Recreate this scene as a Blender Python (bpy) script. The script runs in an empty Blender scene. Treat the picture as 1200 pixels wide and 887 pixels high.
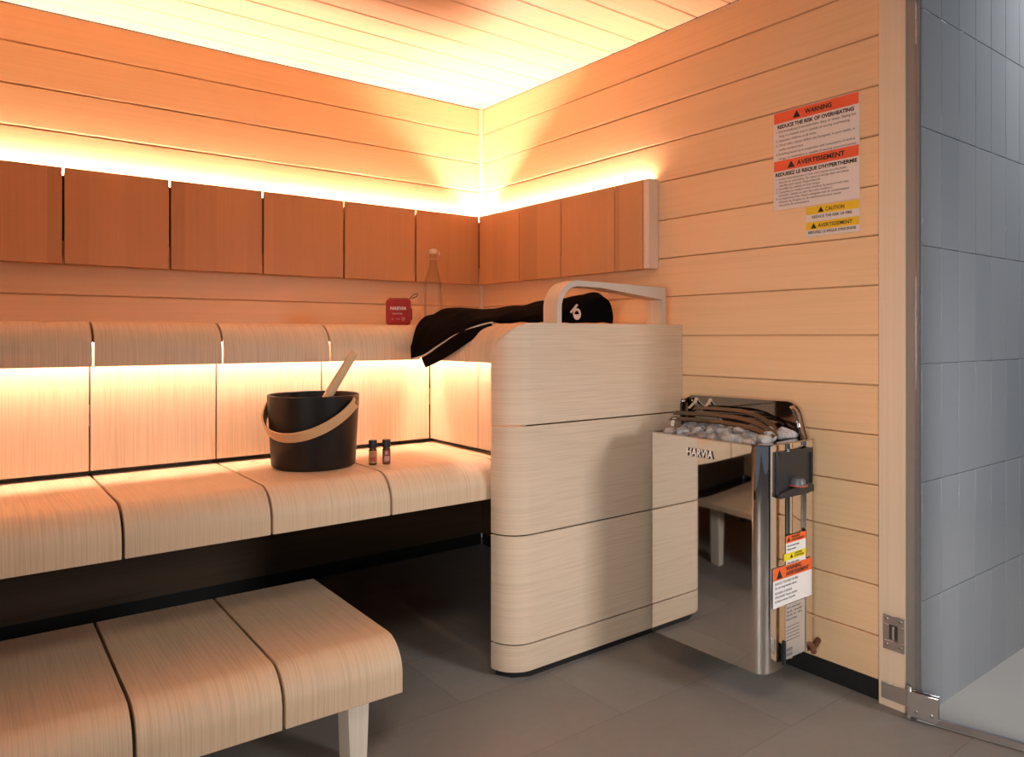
import bpy, bmesh, math, random
from mathutils import Vector, Matrix, noise
S = bpy.context.scene
COL = S.collection
R = math.radians

# ---------------------------------------------------------------- camera, light, exposure
CAM = Vector((-1.9796, -2.8464, 0.9808)); YAW = 0.6489855; FPX = 859.68; HY = 394.33
cd = bpy.data.cameras.new('camera'); cam = bpy.data.objects.new('camera', cd); COL.objects.link(cam)
cam.location = CAM; cam.rotation_euler = (math.pi/2, 0, -YAW)
cd.sensor_fit = 'HORIZONTAL'; cd.sensor_width = 36; cd.lens = FPX*36/1200
cd.shift_y = -(443.5-HY)/1200; cd.clip_start = .02
S.camera = cam
S.view_settings.view_transform = 'Standard'; S.view_settings.look = 'None'
S.view_settings.gamma = 1; S.view_settings.use_curve_mapping = False
S.view_settings.exposure = 0.0
LED_COL = (1.0, .65, .455)
LED_UP = 600.0        # strip behind the backrests
LED_DOWN = 102.0      # strip under the upper bench
w = bpy.data.worlds.new('world'); S.world = w; w.use_nodes = True
w.node_tree.nodes['Background'].inputs[0].default_value = (.80, .88, 1.0, 1)
w.node_tree.nodes['Background'].inputs[1].default_value = .12

def area(name, loc, target, sx, sy, power, col, spread=180):
    l = bpy.data.lights.new(name, 'AREA'); l.shape = 'RECTANGLE'; l.size = sx; l.size_y = sy
    l.energy = power; l.color = col; l.spread = R(spread)
    o = bpy.data.objects.new(name, l); COL.objects.link(o); o.location = loc
    o.rotation_euler = (Vector(target)-Vector(loc)).to_track_quat('-Z', 'Y').to_euler()
    return o
area('daylight_window', (.30, -4.4, 1.35), (-.75, -1.2, .20), 0.6, .6, 4.0, (1.0, .95, .92), 50)
area('left_fill_light', (-3.3, -3.7, 1.0), (0, -1.8, .45), 1.2, .8, 8.5, (1.0, .93, .85), 62)  # added soft fill from the left for the right wall, no known window
area('shower_fill_light', (1.0, -2.45, 2.6), (.70, -2.25, 0), .3, .3, 13.0, (1.0, .97, .94), 120)  # added lamp, unseen, to brighten the floor and tiles beyond the door
area('overhead_warm_fill', (-1.7, -2.9, 2.45), (-1.6, -2.2, 0), .5, .5, 9.5, (1.0, .80, .60), 150)  # added warm fill overhead for the footstool top and floor

# ---------------------------------------------------------------- helpers
FW = Vector((math.sin(YAW), math.cos(YAW), 0)); RT = Vector((math.cos(YAW), -math.sin(YAW), 0))
def at(px, py, ax, v):
    """point of the surface <ax>=v seen at photograph pixel px,py (used to survey the room)"""
    d = FW + RT*((px-600)/FPX) + Vector((0, 0, (HY-py)/FPX)); i = 'xyz'.index(ax)
    return CAM + d*((v-CAM[i])/d[i])

class MB:
    def __init__(s): s.bm = bmesh.new()
    def face(s, vs):
        try: return s.bm.faces.new(vs)
        except ValueError: return None
    def box(s, a, b):
        x0, y0, z0 = [min(p, q) for p, q in zip(a, b)]; x1, y1, z1 = [max(p, q) for p, q in zip(a, b)]
        v = [s.bm.verts.new(p) for p in ((x0,y0,z0),(x1,y0,z0),(x1,y1,z0),(x0,y1,z0),(x0,y0,z1),(x1,y0,z1),(x1,y1,z1),(x0,y1,z1))]
        for f in ((3,2,1,0),(4,5,6,7),(0,1,5,4),(1,2,6,5),(2,3,7,6),(3,0,4,7)): s.face([v[i] for i in f])
        return s
    def grid(s, rows, close_u=False, close_v=False, caps=False):
        V = [[s.bm.verts.new(p) for p in r] for r in rows]
        n, m = len(V), len(V[0])
        for i in range(n if close_u else n-1):
            for j in range(m if close_v else m-1):
                s.face([V[i][j], V[i][(j+1) % m], V[(i+1) % n][(j+1) % m], V[(i+1) % n][j]])
        if caps:
            s.face(list(reversed(V[0]))); s.face(V[-1])
        return s
    def band(s, outer, th, fn, w0, w1):
        W0 = w0 if callable(w0) else (lambda u: w0)
        """thick strip: outer = 2D path, th = thickness to its left, fn(u,v,w) -> xyz, extruded w0..w1"""
        inner = []
        for i, p in enumerate(outer):
            a = Vector(outer[max(i-1, 0)]); b = Vector(outer[min(i+1, len(outer)-1)]); p = Vector(p)
            t = (b-a).normalized(); n = Vector((-t.y, t.x))
            if 0 < i < len(outer)-1:
                t1 = (p-a).normalized(); k = max(.4, n.dot(Vector((-t1.y, t1.x)))); n = n/k
            inner.append(p+n*th)
        O0 = [s.bm.verts.new(fn(p[0], p[1], W0(p[0]))) for p in outer]; O1 = [s.bm.verts.new(fn(p[0], p[1], w1)) for p in outer]
        I0 = [s.bm.verts.new(fn(p[0], p[1], W0(p[0]))) for p in inner]; I1 = [s.bm.verts.new(fn(p[0], p[1], w1)) for p in inner]
        for i in range(len(outer)-1):
            s.face([O0[i], O0[i+1], O1[i+1], O1[i]]); s.face([I0[i+1], I0[i], I1[i], I1[i+1]])
            s.face([O0[i+1], O0[i], I0[i], I0[i+1]]); s.face([O1[i], O1[i+1], I1[i+1], I1[i]])
        s.face([O0[0], O1[0], I1[0], I0[0]]); s.face([O1[-1], O0[-1], I0[-1], I1[-1]])
        return s
    def lathe(s, prof, c=(0, 0), n=40, caps=True):
        rows = [[(c[0]+r*math.cos(2*math.pi*k/n), c[1]+r*math.sin(2*math.pi*k/n), z) for k in range(n)] for r, z in prof]
        return s.grid(rows, close_v=True, caps=caps)
    def tube(s, pts, rad, n=10, closed=False):
        pts = [Vector(p) for p in pts]; rows = []; up = None
        for i, p in enumerate(pts):
            if closed: t = pts[(i+1) % len(pts)]-pts[i-1]
            else: t = pts[min(i+1, len(pts)-1)]-pts[max(i-1, 0)]
            t.normalize()
            if up is None: up = t.orthogonal().normalized()
            up = (up - t*up.dot(t)).normalized(); b = t.cross(up)
            r = rad[i] if isinstance(rad, (list, tuple)) else rad
            rows.append([p + (up*math.cos(2*math.pi*k/n) + b*math.sin(2*math.pi*k/n))*r for k in range(n)])
        return s.grid(rows, close_u=closed, close_v=True, caps=not closed)
    def bar(s, pts, wdir, wid, th):
        """flat bar swept along pts, width along wdir(i), thickness th"""
        pts = [Vector(p) for p in pts]; rows = []
        for i, p in enumerate(pts):
            t = (pts[min(i+1, len(pts)-1)]-pts[max(i-1, 0)]).normalized()
            wd = Vector(wdir); wd = (wd-t*wd.dot(t)).normalized(); nn = t.cross(wd)
            rows.append([p+wd*a*wid/2+nn*b*th/2 for a, b in ((-1,-1),(1,-1),(1,1),(-1,1))])
        return s.grid(rows, close_v=True, caps=True)
    def poly(s, pts2, fn, d0, d1):
        a = [s.bm.verts.new(fn(u, v, d0)) for u, v in pts2]; b = [s.bm.verts.new(fn(u, v, d1)) for u, v in pts2]
        s.face(list(reversed(a))); s.face(b)
        for i in range(len(a)):
            j = (i+1) % len(a); s.face([a[i], a[j], b[j], b[i]])
        return s
    def mesh(s, me, M):
        n0 = len(s.bm.verts); s.bm.from_mesh(me); s.bm.verts.ensure_lookup_table()
        for v in s.bm.verts[n0:]: v.co = M @ v.co
        return s
    def build(s, name, mat, parent=None, bevel=0, smooth=35, origin=None, seg=2):
        bmesh.ops.recalc_face_normals(s.bm, faces=s.bm.faces)
        o0 = Vector(origin) if origin is not None else (Vector(parent.location) if parent else Vector((0, 0, 0)))
        if parent and parent.parent: o0 = parent['_o']; o0 = Vector(o0)
        for v in s.bm.verts: v.co -= o0
        me = bpy.data.meshes.new(name); s.bm.to_mesh(me); s.bm.free()
        for m in (mat if isinstance(mat, (list, tuple)) else [mat]): me.materials.append(m)
        o = bpy.data.objects.new(name, me); COL.objects.link(o)
        if parent: o.parent = parent
        else: o.location = o0
        o['_o'] = list(o0)
        if smooth:
            me.shade_smooth(); me.set_sharp_from_angle(angle=R(smooth))
        if bevel:
            b = o.modifiers.new('bevel', 'BEVEL'); b.width = bevel; b.segments = seg; b.limit_method = 'ANGLE'; b.angle_limit = R(40)
        return o

def tag(o, label, cat, group=None):
    o['label'] = label; o['category'] = cat
    if group: o['group'] = group
    return o
def thing(name, loc, label, cat, group=None):
    o = bpy.data.objects.new(name, None); o.empty_display_size = .05; COL.objects.link(o); o.location = loc
    return tag(o, label, cat, group)
def struct(o): o['kind'] = 'structure'; return o

def text_mesh(body, size, align='LEFT', spacing=1.0, bold=0.0, shear=0.0, depth=.0006, line=1.0):
    c = bpy.data.curves.new('t', 'FONT'); c.body = body; c.size = size; c.align_x = align; c.space_character = spacing
    c.offset = bold; c.shear = shear; c.extrude = depth; c.resolution_u = 3; c.space_line = line
    o = bpy.data.objects.new('t', c); COL.objects.link(o)
    bpy.context.view_layer.update()
    me = bpy.data.meshes.new_from_object(o.evaluated_get(bpy.context.evaluated_depsgraph_get()))
    bpy.data.objects.remove(o); bpy.data.curves.remove(c)
    return me
def text_w(me): xs = [v.co.x for v in me.vertices]; return max(xs)-min(xs) if xs else 0
def M_at(o, x, y, z):
    """matrix from text space (right, up, out) to the world"""
    m = Matrix.Identity(4)
    for i, c in enumerate((x, y, z)):
        for k in range(3): m[k][i] = c[k]
    for k in range(3): m[k][3] = o[k]
    return m
def FACE_MX(p): return M_at(p, (0, -1, 0), (0, 0, 1), (-1, 0, 0))    # on a surface that looks to -X
def FACE_MY(p): return M_at(p, (1, 0, 0), (0, 0, 1), (0, -1, 0))     # on a surface that looks to -Y

# ---------------------------------------------------------------- materials
def new_mat(name):
    m = bpy.data.materials.new(name); m.use_nodes = True
    nt = m.node_tree; return m, nt, nt.nodes['Principled BSDF']
def N(nt, t, **kw):
    n = nt.nodes.new(t)
    for k, v in kw.items(): setattr(n, k, v)
    return n
def mth(nt, op, a, b=None, c=None):
    n = nt.nodes.new('ShaderNodeMath'); n.operation = op
    for i, v in enumerate((a, b, c)):
        if v is None: continue
        if hasattr(v, 'is_linked'): nt.links.new(v, n.inputs[i])
        else: n.inputs[i].default_value = v
    return n.outputs[0]
def mixc(nt, f, a, b, mode='MIX'):
    n = nt.nodes.new('ShaderNodeMix'); n.data_type = 'RGBA'; n.blend_type = mode
    for i, v in ((0, f), (6, a), (7, b)):
        if hasattr(v, 'is_linked'): nt.links.new(v, n.inputs[i])
        elif i: n.inputs[i].default_value = (*v, 1)
        else: n.inputs[i].default_value = v
    return n.outputs[2]

def plain(name, col, rough=.5, metal=0, bump=0, bscale=200, spec=.5, coat=0, var=.06):
    m, nt, b = new_mat(name)
    tc = N(nt, 'ShaderNodeTexCoord'); nz = N(nt, 'ShaderNodeTexNoise'); nz.inputs['Scale'].default_value = bscale; nz.inputs['Detail'].default_value = 3
    nt.links.new(tc.outputs['Object'], nz.inputs['Vector'])
    c = mixc(nt, nz.outputs['Fac'], [x*(1-var) for x in col], [min(1, x*(1+var)) for x in col])
    nt.links.new(c, b.inputs['Base Color'])
    b.inputs['Roughness'].default_value = rough; b.inputs['Metallic'].default_value = metal
    b.inputs['Specular IOR Level'].default_value = spec; b.inputs['Coat Weight'].default_value = coat
    if bump:
        bp_ = N(nt, 'ShaderNodeBump'); bp_.inputs['Strength'].default_value = bump; bp_.inputs['Distance'].default_value = .002
        nt.links.new(nz.outputs['Fac'], bp_.inputs['Height']); nt.links.new(bp_.outputs[0], b.inputs['Normal'])
    return m

def wood(name, col, dark, across, freq=1000., contrast=.5, wav=5., rough=.5, plank=None, var=.06, spec=.3, fibre=.35, stave=None):
    """straight-grained timber; 'across' is the axis the growth lines are stacked along"""
    m, nt, b = new_mat(name); L = nt.links
    tc = N(nt, 'ShaderNodeTexCoord'); oi = N(nt, 'ShaderNodeObjectInfo')
    sx = N(nt, 'ShaderNodeSeparateXYZ'); L.new(tc.outputs['Object'], sx.inputs[0])
    ia = 'xyz'.index(across); ac = sx.outputs[ia]
    rnd = mth(nt, 'MULTIPLY', oi.outputs['Random'], 37.)
    pv = None
    if plank:
        z0, pitch = plank
        fl = mth(nt, 'FLOOR', mth(nt, 'DIVIDE', mth(nt, 'SUBTRACT', ac, z0), pitch))
        wn = N(nt, 'ShaderNodeTexWhiteNoise', noise_dimensions='1D'); L.new(fl, wn.inputs['W']); pv = wn.outputs['Value']
        rnd = mth(nt, 'ADD', rnd, mth(nt, 'MULTIPLY', fl, 3.7))
    cv = N(nt, 'ShaderNodeCombineXYZ'); cf = N(nt, 'ShaderNodeCombineXYZ')
    for i in range(3):
        k, kf = (1., 1.) if i == ia else (.13, .02)
        L.new(mth(nt, 'ADD', mth(nt, 'MULTIPLY', sx.outputs[i], k), rnd if i == (ia+1) % 3 else 0.), cv.inputs[i])
        L.new(mth(nt, 'ADD', mth(nt, 'MULTIPLY', sx.outputs[i], kf), rnd if i == (ia+1) % 3 else 0.), cf.inputs[i])
    n1 = N(nt, 'ShaderNodeTexNoise'); n1.inputs['Scale'].default_value = 6.; n1.inputs['Detail'].default_value = 2.5; n1.inputs['Roughness'].default_value = .45
    L.new(cv.outputs[0], n1.inputs['Vector'])
    # growth lines: bands of irregular spacing that wander slowly along the board
    ws_ = mth(nt, 'ADD', ac, mth(nt, 'MULTIPLY', n1.outputs['Fac'], wav*.006))
    ci = N(nt, 'ShaderNodeCombineXYZ'); L.new(ws_, ci.inputs[0]); L.new(rnd, ci.inputs[1])
    lo = mth(nt, 'MULTIPLY', sx.outputs[(ia+1) % 3], .012); L.new(mth(nt, 'ADD', lo, mth(nt, 'MULTIPLY', sx.outputs[(ia+2) % 3], .012)), ci.inputs[2])
    n4 = N(nt, 'ShaderNodeTexNoise'); n4.inputs['Scale'].default_value = freq*.25; n4.inputs['Detail'].default_value = 1.5; n4.inputs['Roughness'].default_value = .6
    L.new(ci.outputs[0], n4.inputs['Vector'])
    mr = N(nt, 'ShaderNodeMapRange', interpolation_type='SMOOTHSTEP'); mr.inputs[1].default_value = .40; mr.inputs[2].default_value = .66; L.new(n4.outputs['Fac'], mr.inputs[0])
    ring = mr.outputs[0]
    n2 = N(nt, 'ShaderNodeTexNoise'); n2.inputs['Scale'].default_value = 330.; n2.inputs['Detail'].default_value = 2.
    L.new(cf.outputs[0], n2.inputs['Vector'])
    n3 = N(nt, 'ShaderNodeTexNoise'); n3.inputs['Scale'].default_value = 3.2; n3.inputs['Detail'].default_value = 2
    L.new(cv.outputs[0], n3.inputs['Vector'])
    g = mth(nt, 'ADD', mth(nt, 'MULTIPLY', ring, contrast), mth(nt, 'MULTIPLY', mth(nt, 'SUBTRACT', n2.outputs['Fac'], .5), fibre))
    n2b = mth(nt, 'MULTIPLY', mth(nt, 'SUBTRACT', n3.outputs['Fac'], .5), .5)
    f = mth(nt, 'ADD', g, n2b); f.node.use_clamp = True
    c = mixc(nt, f, col, dark)
    vv = mth(nt, 'MULTIPLY_ADD', oi.outputs['Random'], var*2, 1-var)
    if pv is not None: vv = mth(nt, 'MULTIPLY', vv, mth(nt, 'MULTIPLY_ADD', pv, var*2, 1-var))
    if stave:
        fl2 = mth(nt, 'FLOOR', mth(nt, 'ADD', mth(nt, 'DIVIDE', ac, stave), mth(nt, 'MULTIPLY', rnd, .31)))
        w2 = N(nt, 'ShaderNodeTexWhiteNoise', noise_dimensions='1D'); L.new(fl2, w2.inputs['W'])
        vv = mth(nt, 'MULTIPLY', vv, mth(nt, 'MULTIPLY_ADD', w2.outputs['Value'], .2, .9))
    hv = N(nt, 'ShaderNodeHueSaturation'); L.new(c, hv.inputs['Color']); L.new(vv, hv.inputs['Value'])
    L.new(hv.outputs[0], b.inputs['Base Color'])
    b.inputs['Roughness'].default_value = rough; b.inputs['Specular IOR Level'].default_value = spec
    bm_ = N(nt, 'ShaderNodeBump'); bm_.inputs['Strength'].default_value = .12; bm_.inputs['Distance'].default_value = .001
    L.new(g, bm_.inputs['Height']); L.new(bm_.outputs[0], b.inputs['Normal'])
    return m

PITCH = .135; ZL1 = 1.929           # wall boards: height of the top joint, module
WALLC, WALLD = (.78, .535, .322), (.64, .405, .22)
W_WALL = wood('hemlock_wall_boards', WALLC, WALLD, 'z', freq=420, contrast=.22, wav=7, rough=.42, plank=(ZL1, PITCH), var=.05, fibre=.25)
W_CEIL = wood('hemlock_ceiling_boards', (.75, .545, .37), (.61, .41, .255), 'y', freq=420, contrast=.22, wav=7, rough=.42, plank=(-.087, PITCH), var=.05, fibre=.25)
W_TRIM = wood('hemlock_trim', (.77, .62, .47), (.66, .51, .37), 'y', freq=500, contrast=.25, wav=1.2, rough=.45)
ASHC, ASHD = (.72, .54, .375), (.47, .315, .195)
W_AX = wood('ash_board_front_to_back', ASHC, ASHD, 'x', freq=1600, contrast=.38, wav=7)
W_AY = wood('ash_board_side', ASHC, ASHD, 'y', freq=1600, contrast=.38, wav=7)
W_AZ = wood('ash_board_horizontal', (.69, .55, .42), (.48, .355, .26), 'z', freq=1600, contrast=.38, wav=7)
W_BX = wood('alder_panel', (.47, .255, .128), (.385, .195, .092), 'x', freq=800, contrast=.25, wav=2, rough=.5, stave=.11, var=.04)
W_BY = wood('alder_panel_side', (.47, .255, .128), (.385, .195, .092), 'y', freq=800, contrast=.25, wav=2, rough=.5, stave=.11, var=.04)
W_CAP = wood('pale_end_cap', (.74, .62, .52), (.62, .50, .40), 'x', freq=700, contrast=.3, wav=2)
W_LEG = wood('pale_leg_timber', (.72, .64, .54), (.60, .50, .40), 'x', freq=500, contrast=.3, wav=2)
W_HAND = wood('bent_ash_veneer', (.72, .55, .40), (.56, .40, .27), 'y', freq=900, contrast=.35, wav=2)
W_EDGE = wood('laminated_edge', (.58, .49, .43), (.40, .32, .27), 'y', freq=700, contrast=.3, wav=1)
W_BAIL = wood('bent_birch', (.66, .42, .22), (.52, .31, .15), 'z', freq=700, contrast=.3, wav=2)
DARK = plain('blackened_timber', (.018, .013, .010), .7)
RAIL = plain('dark_rail', (.03, .018, .012), .6)
BLACKBASE = plain('black_base', (.004, .004, .004), .8)
def metal(name, col, rough):
    m = plain(name, col, rough, 1.0, var=.01, bscale=8); return m
STEEL = metal('polished_steel', (.80, .78, .76), .035)
GUARD = metal('dark_mirror_guard', (.20, .17, .15), .05); RAILM = metal('bronze_steel_rail', (.17, .145, .13), .16)
STEEL_D = metal('dark_polished_steel', (.42, .38, .35), .06)
CHROME = metal('chrome', (.88, .87, .87), .16)
BRUSH = metal('satin_steel', (.62, .60, .58), .22)
def emit(name, col, st):
    m, nt, b = new_mat(name); b.inputs['Base Color'].default_value = (1, .9, .75, 1)
    b.inputs['Emission Color'].default_value = (*col, 1); b.inputs['Emission Strength'].default_value = st
    return m
LEDU = emit('warm_led_up', LED_COL, LED_UP); LEDD = emit('warm_led_down', (1.0, .66, .50), LED_DOWN)

def floor_mat():
    m, nt, b = new_mat('stone_look_floor'); L = nt.links
    tc = N(nt, 'ShaderNodeTexCoord')
    n1 = N(nt, 'ShaderNodeTexNoise'); n1.inputs['Scale'].default_value = 3.; n1.inputs['Detail'].default_value = 7; n1.inputs['Roughness'].default_value = .62
    n2 = N(nt, 'ShaderNodeTexNoise'); n2.inputs['Scale'].default_value = 45.; n2.inputs['Detail'].default_value = 5
    br = N(nt, 'ShaderNodeTexBrick'); br.inputs['Scale'].default_value = 1.0; br.inputs['Brick Width'].default_value = .6; br.inputs['Row Height'].default_value = .3
    br.inputs['Mortar Size'].default_value = .0012; br.inputs['Color1'].default_value = (.46, .46, .46, 1); br.inputs['Color2'].default_value = (.54, .54, .54, 1); br.inputs['Mortar'].default_value = (.36, .36, .36, 1)
    for n in (n1, n2, br): L.new(tc.outputs['Object'], n.inputs['Vector'])
    f = mth(nt, 'ADD', mth(nt, 'MULTIPLY', n1.outputs['Fac'], .75), mth(nt, 'MULTIPLY', n2.outputs['Fac'], .25))
    c = mixc(nt, f, (.22, .203, .187), (.385, .362, .338))
    c2 = mixc(nt, 1., c, br.outputs['Color'], 'MULTIPLY')
    h = N(nt, 'ShaderNodeHueSaturation'); h.inputs['Value'].default_value = 1.7; L.new(c2, h.inputs['Color'])
    L.new(h.outputs[0], b.inputs['Base Color'])
    b.inputs['Roughness'].default_value = .55; b.inputs['Specular IOR Level'].default_value = .35
    bu = N(nt, 'ShaderNodeBump'); bu.inputs['Strength'].default_value = .15; bu.inputs['Distance'].default_value = .002; L.new(f, bu.inputs['Height']); L.new(bu.outputs[0], b.inputs['Normal'])
    return m
FLOOR = floor_mat()

def tile_mat():
    m, nt, b = new_mat('glazed_blue_grey_tile'); L = nt.links
    oi = N(nt, 'ShaderNodeTexCoord'); sx = N(nt, 'ShaderNodeSeparateXYZ'); L.new(oi.outputs['Object'], sx.inputs[0])
    a = mth(nt, 'FLOOR', mth(nt, 'DIVIDE', sx.outputs[0], TW)); c_ = mth(nt, 'FLOOR', mth(nt, 'DIVIDE', sx.outputs[2], TH))
    cb = N(nt, 'ShaderNodeCombineXYZ'); L.new(a, cb.inputs[0]); L.new(c_, cb.inputs[1])
    wn = N(nt, 'ShaderNodeTexWhiteNoise'); L.new(cb.outputs[0], wn.inputs['Vector'])
    col = mixc(nt, wn.outputs['Value'], (.34, .36, .395), (.385, .40, .43))
    L.new(col, b.inputs['Base Color']); b.inputs['Roughness'].default_value = .18; b.inputs['Specular IOR Level'].default_value = .5
    return m
TW, TH = .110, .305

def glass_mat(name, tint, thin=True):
    m, nt, b = new_mat(name); L = nt.links
    out = nt.nodes['Material Output']; nt.nodes.remove(b)
    tr = N(nt, 'ShaderNodeBsdfTransparent'); tr.inputs[0].default_value = (*tint, 1)
    gl = N(nt, 'ShaderNodeBsdfGlossy'); gl.inputs['Roughness'].default_value = .01
    fr = N(nt, 'ShaderNodeFresnel'); fr.inputs['IOR'].default_value = 1.45 if thin else 1.3
    mx = N(nt, 'ShaderNodeMixShader'); L.new(fr.outputs[0] if thin else mth(nt, 'MULTIPLY', fr.outputs[0], .4), mx.inputs[0]); L.new(tr.outputs[0], mx.inputs[1]); L.new(gl.outputs[0], mx.inputs[2])
    L.new(mx.outputs[0], out.inputs['Surface'])
    return m
GLASS = glass_mat('clear_door_glass', (.965, .975, .982))
BGLASS = glass_mat('clear_bottle_glass', (.965, .97, .965), False)

# ================================================================ THE SETTING
CEIL = 2.05; FRONT = -1.875
mb = MB(); mb.box((-3.2, -5.2, -.1), (2.4, .1, 0)); struct(mb.build('floor', FLOOR))

mb = MB(); mb.poly([(-.024, -1.979), (2.4, -1.979), (2.4, -4.12), (.530, -4.12)], lambda u, v, d: (u, v, d), .0005, .004)
struct(mb.build('floor_shower', plain('pale_shower_stone', (.46, .44, .415), .5, bscale=6, var=.08)))

def plank_wall(name, mat, make, length, zs):
    """horizontal boards with an open V joint between them; make(l, z, d) -> xyz, d = depth out of the wall"""
    mb = MB(); g = .0022; ch = .003
    for z0, z1 in zip(zs[:-1], zs[1:]):
        a, b = z0+g/2, z1-g/2
        prof = [(a, -.02), (a, -ch), (a+ch, 0), (b-ch, 0), (b, -ch), (b, -.02)]
        mb.grid([[make(l, z, d) for z, d in prof] for l in length], close_v=True, caps=True)
    mb.grid([[make(l, zs[0], -.02) for l in length], [make(l, zs[-1], -.02) for l in length]])
    return struct(mb.build(name, mat, smooth=0))
zs = [.055] + [ZL1-PITCH*k for k in range(13, -1, -1)] + [CEIL]
plank_wall('wall_back', W_WALL, lambda l, z, d: (l, -d, z), (-2.9, 0), zs)
plank_wall('wall_right', W_WALL, lambda l, z, d: (-d, l, z), (FRONT, 0), zs)
plank_wall('wall_left', W_WALL, lambda l, z, d: (-2.9+d, l, z), (FRONT, 0), zs)
ys = [0] + [-.087-.1305*k for k in range(0, 14)] + [FRONT-.08]
plank_wall('ceiling', W_CEIL, lambda l, y, d: (l, y, CEIL-d), (-2.9, 0), list(reversed(ys)))
mb = MB(); mb.box((-.014, -.014, .055), (0, 0, CEIL)); mb.box((-.016, -.016, .055), (-.001, -.001, CEIL))
mb = MB(); mb.box((-.018, -.018, .58), (.0, .0, CEIL)); struct(mb.build('trim_1', W_TRIM, bevel=.003))          # square corner bead
for nm, a, b in (('baseboard_back', (-2.9, .004, 0), (0, .02, .06)), ('baseboard_right', (.004, FRONT, 0), (.02, 0, .06)), ('baseboard_left', (-2.92, FRONT, 0), (-2.904, 0, .06))):
    mb = MB(); mb.box(a, b); struct(mb.build(nm, BLACKBASE))
W_SHADE = wood('under_bench_shade_boards', (.075, .045, .024), (.045, .026, .013), 'z', freq=420, contrast=.3, wav=5, rough=.6, plank=(ZL1, PITCH))  # shade under the benches painted as a dark board colour
mb = MB(); mb.box((-2.9, -.006, .056), (-.0002, -.0005, .58)); struct(mb.build('shade_panel_back', W_SHADE))  # added thin panels, back and right, carrying the under-bench shade
mb = MB(); mb.box((-.006, -1.15, .056), (-.0005, -.0065, .58)); struct(mb.build('shade_panel_right', W_SHADE))
# door jamb: pale timber post and the metal tile edge beside it
mb = MB(); mb.box((-.012, -1.945, 0), (.05, FRONT, 2.4)); struct(mb.build('trim_2', W_TRIM, bevel=.002))
mb = MB(); mb.box((-.009, -1.978, 0), (.02, -1.9455, 2.6)); struct(mb.build('trim_3', plain('taupe_metal_edge', (.27, .265, .26), .4, .2)))
# tiled shower wall beyond the door: stacked upright tiles
mb = MB(); mb.box((.0, -1.976, 0), (2.4, -1.90, 2.6))
wall_t = struct(mb.build('wall_shower', plain('pale_grout', (.42, .44, .46), .8), smooth=0))
mb = MB(); k = 0
for i in range(21):
    for j in range(9):
        x0 = .0+TW*i; z0 = TH*j-.005
        mb.box((x0+.0008, -1.982, max(z0+.0008, .001)), (x0+TW-.0008, -1.970, min(z0+TH-.0008, 2.6)))
t = mb.build('tile', tile_mat(), wall_t, bevel=.0012, smooth=30); t['kind'] = 'structure'
# ================================================================ BACKRESTS
def arc2(cx, cy, r, a0, a1, n=10): return [(cx+r*math.cos(R(a0+(a1-a0)*i/n)), cy+r*math.sin(R(a0+(a1-a0)*i/n))) for i in range(n+1)]
BZ0, BZ1 = 1.219, 1.534
br = thing('backrest', (-1.3, -.045, BZ0), 'long orange-brown backrest of square wood panels on the back wall, glowing along its top', 'backrest')
seams = [-2.69, -2.36, -2.03, -1.699, -1.3755, -1.048, -.718, -.3845, -.050]
for a, b in zip(seams[:-1], seams[1:]):
    MB().box((a+.0035, -.052, BZ0), (b-.0035, -.034, BZ1)).build('panel', W_BX, br, bevel=.0015)
MB().box((-2.69, -.033, 1.30), (-.02, -.001, 1.512)).build('rail', RAIL, br)
MB().box((-2.69, -.015, 1.5125), (-.03, -.006, 1.515)).build('led_strip', LEDU, br)['label'] = 'glowing warm white light strip'
bs = thing('backrest', (-.045, -.6, BZ0), 'short orange-brown backrest on the right wall ending in a pale end cap', 'backrest')
seams = [-.053, -.357, -.628, -.928, -1.068]
for a, b in zip(seams[:-1], seams[1:]):
    MB().box((-.052, b+.0022, BZ0), (-.034, a-.0022, BZ1)).build('panel', W_BY, bs, bevel=.0015)
MB().box((-.052, -1.0955, BZ0), (-.001, -1.069, BZ1)).build('end_cap', W_CAP, bs, bevel=.003)['label'] = 'pale whitish wooden end cap'
MB().box((-.033, -1.068, 1.30), (-.001, -.035, 1.512)).build('rail', RAIL, bs)
MB().box((-.015, -1.06, 1.5125), (-.006, -.03, 1.515)).build('led_strip', LEDU, bs)['label'] = 'glowing warm white light strip'

# ================================================================ BENCHES
UT, UB, UF, XF = 1.02, .904, -.72, -.745      # upper bench: top, underside of the roll, front on the back run, front on the side run
YR, XR = -.65, -.67                           # riser planes
def seat_path(back, front, top, bottom, r, s=1):
    """2D path (u = distance coordinate, z) from the back over the rolled front edge"""
    p = [(back, top), ((back+front)/2, top)] + [(front+r*(1-math.sin(R(a)))*1, top-r*(1-math.cos(R(a)))) for a in [i*90/18 for i in range(19)]]
    p.append((front, bottom)); return p
ub = thing('upper_bench', (-1.4, -.36, .62), 'pale ash upper bench along the back wall, lit from under its rolled front edge', 'bench')
xs = [-2.654, -2.336, -2.018, -1.700, -1.382, -1.064, -.7475]
pth = seat_path(-.004, UF, UT, UB, .085)
for a, b in zip(xs[:-1], xs[1:]):
    mb = MB(); mb.band(pth, .02, lambda u, v, w_: (w_, u, v), a+.0028, b-.0028); mb.build('seat_board', W_AX, ub, bevel=.0015)
mb = MB(); mb.box((-.742, -.70, UT-.02), (-.004, -.004, UT)); mb.build('seat_board', W_AX, ub, bevel=.0015)
for a, b in zip(xs[:-1], [x for x in xs[1:-1]] + [XR-.001]):
    mb = MB(); mb.box((a+.0022, YR, .629), (b-.0018, YR+.018, .975)); mb.build('riser_panel', W_AX, ub, bevel=.0012)
MB().box((-2.65, YR+.02, .62), (XR+.03, YR+.06, .74)).build('support_rail', DARK, ub)
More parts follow.
